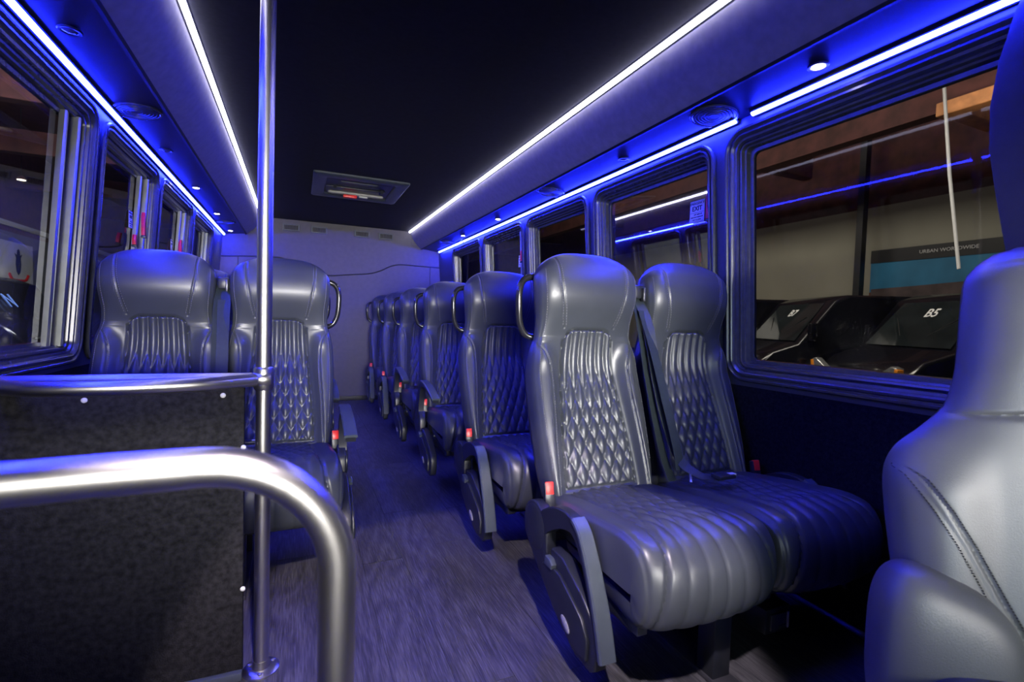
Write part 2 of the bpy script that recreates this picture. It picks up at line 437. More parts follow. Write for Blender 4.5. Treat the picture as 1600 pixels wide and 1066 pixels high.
for i, x in enumerate((-.487, -.212, .235, .50)):
    v = tag(empty('air_vent', (x, YB, 1.868)), ['leftmost', 'second from left', 'third from left', 'rightmost'][i]+' small rectangular air vent high on the grey rear wall', 'air vent', 'air vents on the rear wall')
    fr = MB()
    pts_o = [(-.082, -.036), (.082, -.036), (.082, .036), (-.082, .036)]; pts_i = [(-.068, -.024), (.068, -.024), (.068, .024), (-.068, .024)]
    vv = [(x_, 0, z_) for x_, z_ in pts_o]+[(x_*.97, -.014, z_*.95) for x_, z_ in pts_o]+[(x_, -.014, z_) for x_, z_ in pts_i]+[(x_, -.002, z_) for x_, z_ in pts_i]
    ff = [(r*4+i_, r*4+(i_+1) % 4, (r+1)*4+(i_+1) % 4, (r+1)*4+i_) for r in range(3) for i_ in range(4)]
    fr.add(vv, ff); fr.build('frame', plastic_g, v, smooth=False)
    MB().box((-.067, -.003, -.024), (.067, -.001, .024)).build('backing', rubber, v, smooth=False)
    lo = MB().box((-.0012, -.010, -.023), (.0012, -.003, .023)).me('louvre'); lo.materials.append(rubber)
    for k in range(8): link('louvre', lo, None, v, (-.056+.016*k, 0, 0), (0, 0, .5))

# ------------------------------------------------------------------ light strips
def light_strip(x, z, y0, y1, m, label, group, ang, w=.009, hump=1.1):
    """bar with an aluminium channel"""
    o = empty('light_strip', (x, y0, z)); tag(o, label, 'light strip', group)
    L_ = y1-y0; ca, sa = math.cos(ang), math.sin(ang)
    def bar(pts, name, mm, y_0=0, y_1=L_):
        b = MB(); n = len(pts); v = [(p[0]*ca-p[1]*sa, y_0, p[0]*sa+p[1]*ca) for p in pts]+[(p[0]*ca-p[1]*sa, y_1, p[0]*sa+p[1]*ca) for p in pts]
        b.add(v, [(i, (i+1) % n, n+(i+1) % n, n+i) for i in range(n)]+[tuple(range(n))[::-1], tuple(range(n, 2*n))]); return b.build(name, mm, o, smooth=False)
    bar([(-w-.006, .008), (-w-.006, -.004), (-w-.001, -.004), (-w-.001, .003), (w+.001, .003), (w+.001, -.004), (w+.006, -.004), (w+.006, .008)], 'channel', alum_d)
    bar([(-w, .002)]+[(-w*math.cos(PI*k/8), -.003-w*hump*math.sin(PI*k/8)) for k in range(9)]+[(w, .002)], 'diffuser', m, .004, L_-.004)
    return o
for s, nm in ((1, 'right'), (-1, 'left')):
    light_strip(s*.765, ZC-.004, -.1, YB-.03, white_led, 'long white light strip on the %s edge of the dark ceiling' % nm, 'white ceiling strips', -s*.65, .010)
light_strip(-1.099, ZB-.003, .45, 5.70, blue_led, 'long blue-glowing light strip above the left windows', 'blue window strips', .40, .009, .75)
light_strip(1.099, ZB-.003, .52, 1.33, blue_led, 'blue-glowing light strip above the nearest right window, up to the speaker', 'blue window strips', -.40, .009, .75)
light_strip(1.099, ZB-.003, 1.40, 4.74, blue_led, 'blue-glowing light strip above the far right windows, behind the speaker', 'blue window strips', -.40, .009, .75)
light_strip(1.099, ZB-.003, 4.79, 5.66, blue_led, 'short last piece of blue light strip beside the rear wall, right', 'blue window strips', -.40, .009, .75)

# downlights
def soffit_z(x): return 1.739 + (1.12-abs(x))/(.2064)*.0235
def downlight(x, y, on, label):
    o = tag(empty('downlight', (x, y, soffit_z(x)-.001)), label, 'downlight', 'soffit downlights')
    MB().lathe([(.030, 0), (.030, -.003), (.027, -.005), (.021, -.004), (.018, .002)], 24).build('bezel', alum_d if on else plastic, o)
    MB().lathe([(.018, -.001), (.018, -.003), (.010, -.006), (.003, -.007)], 20).build('lens', lamp_on if on else lamp_off, o)
    if on:
        l = bpy.data.lights.new('downlight_bulb', 'SPOT'); l.energy = 3.2; l.color = (1, .93, .88); l.spot_size = 1.7; l.spot_blend = .5; l.shadow_soft_size = .015
        q = bpy.data.objects.new('downlight_bulb', l); C.objects.link(q); q.parent = o; q.location = (0, 0, -.012)
for y, on, lb in ((1.03, 1, 'lit downlight above the nearest right window'), (2.0, 0, 'unlit downlight above the second right window'), (3.63, 1, 'lit downlight over the fourth right window'), (4.52, 1, 'lit downlight nearest the rear wall, right side')):
    downlight(1.025, y, on, lb)
for y, on, lb in ((1.85, 0, 'unlit downlight nearest the camera, left soffit'), (2.98, 0, 'unlit downlight just behind the round left speaker'), (3.77, 1, 'nearest lit downlight in the left soffit'), (4.66, 1, 'middle lit downlight in the left soffit'), (5.54, 1, 'lit downlight closest to the rear wall, left soffit')):
    downlight(-1.025, y, on, lb)
def speaker(x, y, label):
    tilt = (.0235/.2064)*(1 if x < 0 else -1)
    o = tag(empty('ceiling_speaker', (x, y, soffit_z(x)-.001), (0, -tilt, 0)), label, 'speaker', 'round soffit speakers')
    MB().lathe([(.088, .002), (.088, -.002), (.085, -.0045), (.079, -.0045), (.076, -.001)], 40).build('rim', frame_m, o)
    MB().lathe([(.077, .001), (.077, -.001), (.045, -.0025), (.01, -.003)], 40).build('grille', plastic, o)
    g = MB()
    for r in (.02, .032, .044, .056, .068):
        g.tube([(r*math.cos(a*PI/12), r*math.sin(a*PI/12), -.0030) for a in range(25)], .0012, 5, cap=False)
    g.build('grille_ring', plastic_g, o)
speaker(1.028, 1.44, 'round black speaker beside the joint of the first two right windows')
speaker(1.01, 2.72, 'round black speaker over the third right window')
speaker(1.01, 5.02, 'farthest round speaker on the right soffit')
speaker(-1.02, 2.47, 'round black speaker over the left window joint, largest in view')
speaker(-1.02, 5.08, 'small far round speaker on the left soffit')

# ------------------------------------------------------------------ roof hatch
hatch_l = mat('hatch_light', (.32, .32, .30), .5, noise=(20, .15))
h = tag(empty('roof_hatch', (.01, 4.05, ZC+.004)), 'dark rectangular roof escape hatch with red handle in the ceiling', 'roof hatch')
def rring(prof, b, n=6):
    v = []
    for hx, hy, r, z in prof:
        for cx, cy, a0 in ((hx-r, hy-r, 0), (-hx+r, hy-r, 90), (-hx+r, -hy+r, 180), (hx-r, -hy+r, 270)):
            for k in range(n+1):
                a = math.radians(a0+90*k/n); v.append((cx+r*math.cos(a), cy+r*math.sin(a), z))
    m_ = 4*(n+1); k = len(prof)
    b.add(v, [(i*m_+j, i*m_+(j+1) % m_, (i+1)*m_+(j+1) % m_, (i+1)*m_+j) for i in range(k-1) for j in range(m_)])
    return b, m_
rring([(.335, .355, .02, 0), (.335, .355, .02, -.012), (.325, .345, .02, -.018), (.255, .27, .04, -.018), (.245, .26, .04, -.012), (.24, .255, .04, .0)], MB())[0].build('frame', plastic_g, h)
b, m_ = rring([(.24, .255, .04, -.002), (.22, .235, .04, -.006), (.01, .01, .004, -.008)], MB())
b.build('lid', plastic, h)
MB().box((-.235, -.02, -.016), (.20, .0, -.009), .002).build('cross_bar', plastic, h)
for s_ in (-1, 1):
    MB().prism([(-.05, -.002), (.05, -.002), (.03, -.03), (-.03, -.03)], s_*.175-.012, s_*.175+.012, 'X').build('hinge', plastic, h, smooth=False)
rring([(.215, .022, .02, -.006), (.215, .022, .02, -.020), (.20, .015, .014, -.024), (.01, .01, .005, -.024)], MB())[0].build('lever_plate', hatch_l, h).location = (0, .17, 0)
MB().box((-.10, .135, -.05), (.005, .175, -.026), .006).build('red_handle', red, h)['label'] = 'red release handle'
MB().box((.02, .14, -.04), (.09, .175, -.024), .004).build('catch', hatch_l, h)
text('EMERGENCY ESCAPE HATCH', .026, plastic_g, 'lettering', h, basis((1, 0, 0), (0, -1, 0), (-.02, -.06, -.009)))
MB().prism([(-.14, -.02), (.12, -.02), (.10, .02), (-.12, .02)], -.012, -.008, 'Z').build('sticker', plastic_g, h, smooth=False).location = (0, -.16, 0)

# ------------------------------------------------------------------ seats
# ------- quilting height, 0..1 for a point x (from panel centre), s along the panel, hw half-width of panel
def quilt(x, hw, phi, n=6):
    a = PI*(x/(2*hw))*n
    v = abs(math.sin(a+phi)*math.sin(a-phi))
    return v**.5
def groove(d, w): return math.exp(-(d/w)**2)
BH = .85                                # back length along the recline
BW = [(0, .198), (.08, .208), (.2, .215), (.35, .218), (.48, .215), (.56, .206), (.62, .193), (.68, .188), (.72, .190), (.78, .196), (.86, .199), (.93, .196), (.975, .184), (1, .168)]
def back_w(v): return interp(BW, v)
def panel_hw(v): return lerp(.136, .099, sstep(0, .66, v))
TILT = math.radians(19)
def head_seam(v): return interp([(.66, .100), (.70, .108), (.78, .122), (.86, .131), (1.0, .135)], v)
def wing_edge(v):                        # x of the wing seam, from the neck down
    return interp([(0, .172), (.2, .166), (.40, .156), (.50, .158), (.56, .174), (.605, .196)], v)
def phi_back(h):
    # integral of a smooth frequency: straight channels above, diamonds below
    h0, k = .47, 0
    if h >= h0: return 0
    d = h0-h; f = 32
    w = .24
    return f*(d*d/(2*w)) if d < w else f*(w/2+(d-w))
PHI = {}
def back_front(u, v):
    """returns x, along, depth, region"""
    w = back_w(v); x = u*w; h = v*BH; au = abs(u)
    # side rolls
    e = (1-au**lerp(15, 8, sstep(.6, .72, v)))**.38 if au < 1 else 0
    top = 1 if v < .9 else max(0, 1-((v-.9)/.1)**2.6)**.5
    d = .045
    d += .024*sstep(.62, .80, v)*(1-.35*sstep(.9, 1, v))            # head section comes forward
    hw = panel_hw(v)
    we = wing_edge(v) if v < .60 else 1
    if v < .62: d += .034*sstep(hw+.004, we+.01 if we < 1 else .18, abs(x))*sstep(.64, .50, v)   # bolsters
    d += .010*math.cos(u*PI/2)*sstep(.62, .75, v)
    reg = 'cover'
    # centre quilted panel
    vt = .655 - .020*sstep(.55, 1.0, abs(x)/hw)-.03*sstep(.85, 1.0, abs(x)/hw)
    inp = abs(x) < hw and .02 < v < vt
    if abs(x) < hw+.012 and v < vt+.02:
        de = min(hw-abs(x), (vt-v)*BH, (v-.02)*BH+.004)
        if inp:
            q = quilt(x, hw, phi_back(h)); edge = sstep(0, .012, de)
            d += -.003 + .0115*q*edge
            reg = 'panel'
        d -= .0055*groove(de, .0035)
    # head seams
    if v > .655:
        hs = head_seam(v); dd = abs(abs(x)-hs); d -= .0040*groove(dd, .0028)
        d -= .0012*groove(abs(abs(x)-hs-.008), .0012)
    if v <= .60:
        dd = abs(abs(x)-we); d -= .0045*groove(dd, .003)
        d -= .0012*groove(abs(abs(x)-we-.009), .0014)
        if abs(x) > we: reg = 'wing'
    # piping near the sides
    if v > .02: d -= .003*groove((abs(u)-.945)*w, .002)
    d = d*e*top
    hh = v*BH - .045*au**3.2*sstep(.8, 1, v)
    return x, hh, d, reg
def us(n):
    t = [-1+2*i/n for i in range(n+1)]
    return [math.copysign(1-(1-abs(a))**1.25, a) for a in t]
def back_point(x, h, d):
    return Vector((x, math.sin(TILT)*h - math.cos(TILT)*d + .12*(1-sstep(.44, .88, h/BH)), math.cos(TILT)*h + math.sin(TILT)*d))
def make_back(nu, nv):
    U = us(nu); V = [i/nv for i in range(nv+1)]; V = [v if v < .9 else .9+.1*(1-(1-(v-.9)/.1)**1.6) for v in V]
    pts = []; reg = []
    for v in V:
        for u in U:
            x, h_, d, r = back_front(u, v); pts.append(back_point(x, h_, d)); reg.append(r)
    n = nu+1; F = {'cover': [], 'panel': [], 'wl': [], 'wr': []}
    for i in range(nv):
        for j in range(nu):
            q = (i*n+j, i*n+j+1, (i+1)*n+j+1, (i+1)*n+j)
            rs = [reg[k] for k in q]
            r = rs[0] if rs.count(rs[0]) >= 3 else 'cover'
            if r == 'wing': r = 'wl' if pts[q[0]].x < 0 else 'wr'
            F[r].append(q)
    out = {}
    for r, fs in F.items():
        idx = {}; vv = []; ff = []
        for q in fs:
            t = []
            for k in q:
                if k not in idx: idx[k] = len(vv); vv.append(pts[k])
                t.append(idx[k])
            ff.append(tuple(t))
        out[r] = mesh('back_'+r, vv, ff)
    # rear shell
    vv = []; ff = []; mu, mv = 24, 40
    for i in range(mv+1):
        v = i/mv
        v = v if v < .9 else .9+.1*(1-(1-(v-.9)/.1)**1.6)
        for j in range(mu+1):
            u = -1+2*j/mu; u = math.copysign(1-(1-abs(u))**1.25, u)
            w = back_w(v)
            e = (1-abs(u)**5)**.45 if abs(u) < 1 else 0
            top = 1 if v < .9 else max(0, 1-((v-.9)/.1)**2.6)**.5
            d = -(.055+.01*sstep(.5, 0, v))*e*top
            vv.append(back_point(u*w, v*BH-.045*abs(u)**3.2*sstep(.8, 1, v), d))
    for i in range(mv):
        for j in range(mu):
            a = i*(mu+1)+j; ff.append((a, a+mu+1, a+mu+2, a+1))
    bot0 = len(vv)
    for j in range(mu+1):
        u = -1+2*j/mu; x, h_, d, r = back_front(math.copysign(1-(1-abs(u))**1.25, u), 0); vv.append(back_point(x, h_, d))
    for j in range(mu): ff.append((j, j+1, bot0+j+1, bot0+j))
    out['shell'] = mesh('back_shell', vv, ff)
    # stitching: small thread stitches beside the seams
    st = MB()
    def stitch(fn, v0, v1, off=0):
        k = int((v1-v0)*BH/.0085)
        for s in (-1, 1):
            for i in range(k):
                va = v0+(v1-v0)*i/k; vb = va+(v1-v0)/k*.62
                P_ = []
                for vq in (va, vb):
                    x = fn(vq)+off; w = back_w(vq)
                    xx, hh, d, r = back_front(min(.985, x/w), vq); P_.append(back_point(s*xx, hh, d+.0006))
                t = (P_[1]-P_[0]); n_ = Vector((1, 0, 0))*.0009
                st.add([P_[0]-n_, P_[0]+n_, P_[1]+n_, P_[1]-n_, (P_[0]+P_[1])/2+Vector((0, -.0009, .0004))], [(0, 1, 4), (1, 2, 4), (2, 3, 4), (3, 0, 4)])
    stitch(head_seam, .67, .97, .006); stitch(head_seam, .67, .97, -.006)
    stitch(wing_edge, .03, .57, -.006)
    stitch(lambda v: back_w(v)*.905, .1, .93)
    out['stitch'] = st.me('stitching')
    return out
BK = make_back(118, 226)

# ------- cushion
CL = [  # outer path: (s, y, z) from the back to under the front edge
    (0, .13, .390), (.06, .05, .400), (.14, -.08, .418), (.24, -.205, .434), (.32, -.295, .445), (.37, -.347, .444), (.41, -.388, .434),
    (.45, -.418, .405), (.49, -.434, .368), (.54, -.438, .318), (.585, -.428, .275), (.62, -.405, .248), (.66, -.365, .238), (.76, -.265, .242), (1.0, -.02, .262)]
def cpath(s):
    y = interp([(a, b) for a, b, c in CL], s); z = interp([(a, c) for a, b, c in CL], s); return y, z
def cw(s): return interp([(0, .206), (.15, .214), (.3, .220), (.45, .221), (.6, .217), (.8, .205), (1.0, .19)], s)
def cpanel(s): return interp([(0, .118), (.2, .128), (.35, .142), (.45, .158), (.55, .176), (.66, .184)], s)
def phi_c(s):
    s0, f, w = .40, 44, .20
    if s >= s0: return 0
    d = s0-s
    return f*(d*d/(2*w)) if d < w else f*(w/2+(d-w))
def cush(u, s):
    w = cw(s); x = u*w; au = abs(u); y, z = cpath(s)
    y1, z1 = cpath(s+.004); y0, z0 = cpath(max(0, s-.004))
    t = Vector((0, y1-y0, z1-z0)).normalized(); n = Vector((0, t.z, -t.y))      # outward
    e = (1-au**20)**.42 if au < 1 else 0
    iy = max(-.36, min(.08, y)); iz = .325 if s < .6 else .30
    y = y + .030*au**3*sstep(.25, .5, s)*sstep(.9, .6, s)
    py = lerp(iy, y, e); pz = lerp(iz, z, e)
    d = 0; reg = 'cover'; hw = cpanel(s)
    if s < .66:
        inp = abs(x) < hw
        de = hw-abs(x)
        if inp:
            q = quilt(x, hw, phi_c(s)); d += lerp(.0100, .0042, sstep(.3, .45, s))*q**lerp(1, .48, sstep(.34, .46, s))*sstep(0, .01, de)*sstep(.66, .62, s) - .002; reg = 'panel'
            if s > .045: pass
        d -= .0045*groove(de, .0050)
        d += .010*sstep(hw, w*.93, abs(x))*sstep(.5, .25, s)
        d += .006*math.cos(u*PI/2)
    d -= .004*groove((au-.93)*w, .0025)*(1 if s < .64 else 0)
    return Vector((x, py, pz)) + n*d*e, reg
def make_cushion(nu, ns):
    U = us(nu); SS = [.66*i/ns for i in range(ns+1)] + [.69, .73, .80, .9, 1.0]
    pts = []; reg = []
    for s in SS:
        for u in U:
            p, r = cush(u, s); pts.append(p); reg.append(r)
    n = nu+1; F = {'cover': [], 'panel': []}
    for i in range(len(SS)-1):
        for j in range(nu):
            q = (i*n+j, (i+1)*n+j, (i+1)*n+j+1, i*n+j+1); rs = [reg[k] for k in q]
            F['panel' if rs.count('panel') >= 3 else 'cover'].append(q)
    out = {}
    for r, fs in F.items():
        idx = {}; vv = []; ff = []
        for q in fs:
            t = []
            for k in q:
                if k not in idx: idx[k] = len(vv); vv.append(pts[k])
                t.append(idx[k])
            ff.append(tuple(t))
        if r == 'cover':      # side skirts
            pass
        out[r] = mesh('cushion_'+r, vv, ff)
    return out
CU = make_cushion(104, 150)
for d_ in (BK, CU):
    for k, me_ in d_.items(): me_.materials.append(thread if k == 'stitch' else leather_side if k in ('wl', 'wr') else plastic if k == 'shell' else leather)

ARM = [(0, 0), (-.055, .055), (-.13, .095), (-.20, .105), (-.245, .085), (-.275, .045), (-.31, -.02), (-.345, -.10), (-.372, -.185)]
def arm_mesh(w=.042):
    """armrest in its folded down pose, pivot at the origin: tapering bent pad plus web"""
    P_ = spline([(0, y, z) for y, z in ARM], 5); n = len(P_)
    b = MB(); v = []
    for i, p in enumerate(P_):
        t = (P_[min(i+1, n-1)]-P_[max(i-1, 0)]).normalized(); nn = Vector((0, t.z, -t.y))
        k = i/(n-1); hw = lerp(.017, w*.5, sstep(.25, .5, k)); th = lerp(.045, .020, sstep(.1, .62, k))
        if k > .95: th *= .8
        for a, c in ((-1, 1), (-.8, 1.25), (.8, 1.25), (1, 1), (1, -1), (-1, -1)):
            off = .008*(c-1)*4 if c > 1 else (0 if c == 1 else -th)
            v.append(p + Vector((a*hw, 0, 0)) + nn*(-1)*(-(off)))
    f = [(i*6+j, i*6+(j+1) % 6, (i+1)*6+(j+1) % 6, (i+1)*6+j) for i in range(n-1) for j in range(6)]
    f += [tuple(range(6)), tuple(range((n-1)*6, n*6))]
    b.add(v, f)
    me_ = b.me('arm', True, 30); return me_
def split_arm():
    P_ = spline([(0, y, z) for y, z in ARM], 5); n = len(P_)
    def seg(i0, i1, hw0, hw1, out, inn, round_=True):
        v = []; b = MB(); m = i1-i0
        for i in range(i0, i1+1):
            p = P_[i]; t = (P_[min(i+1, n-1)]-P_[max(i-1, 0)]).normalized(); nn = Vector((0, t.z, -t.y))
            if nn.z < 0 and i < n*.5: nn = -nn
            nn = Vector((0, -t.z, t.y)) if Vector((0, -t.z, t.y)).dot(Vector((0, -.6, .8))) > 0 else Vector((0, t.z, -t.y))
            k = (i-i0)/max(1, m); hw = lerp(hw0, hw1, sstep(0, 1, k)); o_, n_ = out(i/(n-1)), inn(i/(n-1))
            for a, c in ((-1, o_-.004), (-.82, o_), (.82, o_), (1, o_-.004), (1, n_), (-1, n_)): v.append(p+Vector((a*hw, 0, 0))+nn*c)
        b.add(v, [(i*6+j, i*6+(j+1) % 6, (i+1)*6+(j+1) % 6, (i+1)*6+j) for i in range(m) for j in range(6)]+[tuple(range(6)), tuple(range(m*6, (m+1)*6))])
        return b
    core = seg(0, n-1, .016, .018, lambda k: lerp(.018, .002, sstep(0, .5, k)), lambda k: lerp(-.05, -.016, sstep(.15, .75, k))).me('arm_core', True, 30)
    pad = seg(int(n*.42), n-1, .021, .0235, lambda k: .012, lambda k: .000).me('arm_pad', True, 30)
    return core, pad
ARM_CORE, ARM_PAD = split_arm(); ARM_CORE.materials.append(plastic); ARM_PAD.materials.append(plastic_g)

def console(parent, x, side):
    """recline side console under the armrest: hub disc + panel, side=-1 faces the aisle on the left"""
    c = empty('side_console', (x, 0, 0), parent=parent)
    poly = [(.10, .33)]
    for k in range(9):
        a = math.radians(20+170*k/8); poly.append((.055+.078*math.cos(a), .325+.078*math.sin(a)))
    poly += [(-.03, .26), (-.05, .262), (-.055, .305), (-.12, .305), (-.22, .255), (-.285, .205), (-.30, .165), (-.29, .10), (-.27, .085), (-.20, .085), (-.10, .13), (.0, .195), (.09, .26)]
    MB().prism(poly, -.020, .016, 'X', .006).build('console_shell', plastic, c, ang=40)
    s = side
    # raised panel
    pl = [(-.055, .262), (-.12, .262), (-.235, .205), (-.265, .165), (-.262, .112), (-.20, .105), (-.10, .15), (-.02, .205), (-.02, .25)]
    x0, x1 = (s*.018, s*.030)
    MB().prism(pl, min(x0, x1), max(x0, x1), 'X', .004).build('console_panel', plastic, c, ang=40)
    lt = [(-.060, .272), (-.085, .272), (-.085, .288), (-.060, .288)]
    MB().prism([(-.045, .258), (-.085, .258), (-.09, .272), (-.075, .285), (-.05, .285)], min(s*.018, s*.036), max(s*.018, s*.036), 'X', .003).build('recline_button', plastic_g, c, ang=40)
    b = MB(); b.lathe([(.024, 0), (.024, .002), (.020, .004), (.002, .004)], 28, axis='X')
    o = b.build('oval_badge', mat('badge_grey', (.22, .22, .23), .4, noise=(120, .5)), c); o.location = (s*.030, -.165, .150); o.scale = (s, 1.05, .52); o.rotation_euler = (.55, 0, 0)
    o['label'] = 'oval grey maker badge'
    g = MB(); g.lathe([(.068, 0), (.068, .004), (.062, .007), (.01, .008)], 36, axis='X')
    o = g.build('recline_hub', plastic, c); o.location = (s*.016, .055, .325); o.scale = (s, 1, 1)
    return c
def make_pair(side, arm_down, proto=None, belts=True, tether=True):
    """double seat; local x=0 at the pair centre, y=0 at the foot of the backs; side=+1 : aisle on -x"""
    t = empty('double_seat')
    for i, x in ((0, -.222), (1, .222)):
        be = empty('backrest', (x, 0, .385), parent=t)
        for k, nm in (('cover', 'back_cover'), ('panel', 'quilted_panel'), ('wl', 'side_bolster'), ('wr', 'side_bolster'), ('shell', 'rear_shell'), ('stitch', 'stitching')):
            q_ = link(nm, BK[k], None, be)
            if k == 'stitch': q_['kind'] = 'stuff'
        ce_ = empty('seat_cushion', (x, 0, 0), parent=t)
        link('cushion_cover', CU['cover'], None, ce_); link('quilted_panel', CU['panel'], None, ce_)
    # frame and legs
    fr = MB(); fr.box((-.41, -.33, .205), (.41, -.29, .245), .004); fr.box((-.41, -.06, .215), (.41, -.02, .265), .004)
    fr.box((-.415, -.36, .215), (-.385, .06, .25), .003); fr.box((.385, -.36, .215), (.415, .06, .25), .003)
    fr.box((-.03, -.36, .22), (.03, .04, .25), .003)
    fr.box((-.40, .10, .24), (.40, .13, .42), .006)
    fr.build('seat_frame', plastic, t)
    a = -side
    MB().box((a*.105-.03, -.33, .012), (a*.105+.03, -.27, .21), .004).build('leg', plastic, t)
    MB().box((a*.105-.03, -.02, .012), (a*.105+.03, .04, .22), .004).build('leg', plastic, t)
    MB().box((a*.105-.035, -.36, 0), (a*.105+.035, .12, .014), .003).build('floor_track', alum_d, t)
    MB().box((side*.405, -.30, .20), (side*.455, .02, .235), .004).build('wall_bracket', plastic, t)
    # armrests + consoles
    for s_, dn in ((a, arm_down), (-a, True)):
        xx = s_*.468 if s_ == a else s_*.430
        piv = empty('armrest', (xx, .055, .325), ((0 if dn else -.92), 0, 0), t)
        if s_ != a: piv.location.z = .335
        link('arm_body', ARM_CORE, None, piv); link('arm_pad', ARM_PAD, None, piv)
        if s_ == a: console(t, s_*.464, s_)
    # buckles
    for xx, yy in ((a*.440, .045), (-a*.415, .02)):
        bk = empty('belt_buckle', (xx, yy, .40), (-.25, 0, a*.15), t)
        MB().box((-.016, -.011, -.02), (.016, .011, .055), .004).build('buckle_body', plastic, bk)
        MB().box((-.0125, -.0125, .020), (.0125, .0, .058), .002).build('buckle_button', red, bk)['label'] = 'red release button'
        MB().tube([(0, .0, -.10), (0, 0, -.02)], .009, 8, flat=.4).build('buckle_stem', plastic, bk)
    # grab handle behind the aisle shoulder
    bx = a*.222
    def B(x, h_, d): v = back_point(x, h_, d); return Vector((bx+v.x, v.y, v.z+.405))
    hp = [B(a*.15, .745, -.03), B(a*.19, .752, -.034), B(a*.226, .738, -.036), B(a*.240, .70, -.038), B(a*.240, .64, -.038), B(a*.234, .58, -.036), B(a*.212, .535, -.032), B(a*.17, .52, -.02)]
    MB().tube(corner(hp, .03, 5), .0115, 12).build('grab_handle', gloss_black, t)
    if belts:
        def ribbon(pts, w_, nm, tw=None):
            P_ = spline(pts, 6); b = MB(); v = []
            for i, p in enumerate(P_):
                k = i/(len(P_)-1); th = tw(k) if tw else 0
                tt = (P_[min(i+1, len(P_)-1)]-P_[max(i-1, 0)]).normalized()
                sd = Vector((math.cos(th), math.sin(th), 0)); sd = (sd-tt*sd.dot(tt)).normalized(); nn = tt.cross(sd)*.0008
                v += [p-sd*w_/2-nn, p+sd*w_/2-nn, p+sd*w_/2+nn, p-sd*w_/2+nn]
            n = len(P_)
            b.add(v, [(i*4+j, i*4+(j+1) % 4, (i+1)*4+(j+1) % 4, (i+1)*4+j) for i in range(n-1) for j in range(4)]+[(0, 1, 2, 3), tuple(range(4*n-4, 4*n))])
            return b.build(nm, belt_m, t, ang=50)
        ribbon([(-.010, .24, 1.06), (-.014, .19, .95), (-.012, .14, .78), (-.010, .085, .62), (-.006, .04, .50), (.0, .0, .43)], .040, 'seat_belt', lambda k: .5-.3*k)
        ribbon([(.010, .235, 1.05), (.012, .17, .94), (.012, .12, .78), (.016, .06, .62), (.030, .0, .50), (.062, -.05, .462), (.11, -.09, .455)], .040, 'seat_belt', lambda k: -.35+.3*k)
        ribbon([(.004, .20, 1.0), (.010, .13, .85), (.014, .07, .70), (.018, .01, .55), (.02, -.01, .47)], .042, 'seat_belt', lambda k: .2)
        MB().box((-.02, .215, 1.045), (.024, .26, 1.095), .008).build('belt_guide', plastic, t)
        MB().box((.010, .20, 1.035), (.020, .222, 1.085), .003).build('belt_clip', alum_d, t)
        MB().box((.08, -.125, .462), (.15, -.085, .474), .003).build('belt_tongue', plastic, t)
        q = MB().box((-.004, -.026, 0), (.004, .026, .003), .001).build('tongue_plate', alum, t); q.location = (.005, -.075, .462); q.rotation_euler = (.2, 0, -.7)
        MB().box((.135, -.115, .466), (.16, -.098, .475), .001).build('belt_label', white_p, t)
    return t
RX, LX = .74, -.70
rowsR = [(1.26, True), (2.03, True), (2.87, False), (3.67, False), (4.45, True), (5.27, True)]
rlab = ['nearest quilted leather double seat right of the aisle, aisle armrest down', 'second double seat on the right, half hidden behind the nearest pair, armrest down',
        'third double seat on the right, aisle armrest raised', 'fourth double seat on the right, small raised armrest', 'fifth double seat on the right, armrest down, near the rear',
        'last double seat on the right, against the grey rear wall']
protoD = make_pair(1, True); protoU = None
for i, ((y, dn), lb) in enumerate(zip(rowsR, rlab)):
    if i == 0: o = protoD
    elif dn: o = copy_tree(protoD)
    elif protoU is None: o = protoU = make_pair(1, False)
    else: o = copy_tree(protoU)
    o.location = (RX, y, 0); tag(o, lb, 'double seat', 'double seats right of the aisle')
lp = make_pair(-1, False); lp.location = (LX, 2.15, 0); tag(lp, 'double leather seat left of the aisle behind the carpeted panel, armrest raised', 'double seat', 'double seats left of the aisle')
for y, lb in ((3.0, 'double seat hidden behind the front left pair, seen between its backs'),):
    o = copy_tree(lp); o.location = (LX, y, 0); tag(o, lb, 'double seat')

# power box under the nearest seat
pb = tag(empty('power_box', (.87, .99, .10)), 'small black power box hanging under the nearest right double seat', 'power box')
MB().box((-.05, -.04, -.03), (.05, .05, .045), .006).build('housing', plastic, pb)
MB().box((-.035, -.047, -.018), (.035, -.038, .03), .003).build('socket_plate', alum_d, pb)
MB().box((-.004, -.05, -.012), (.022, -.044, -.004), .001).build('plug_slot', plastic_g, pb)
MB().box((.028, -.05, -.016), (.034, -.044, .03), .001).build('plug_slot', white_p, pb)
MB().box((-.02, 0, .045), (.02, .03, .125), .002).build('bracket', plastic, pb)

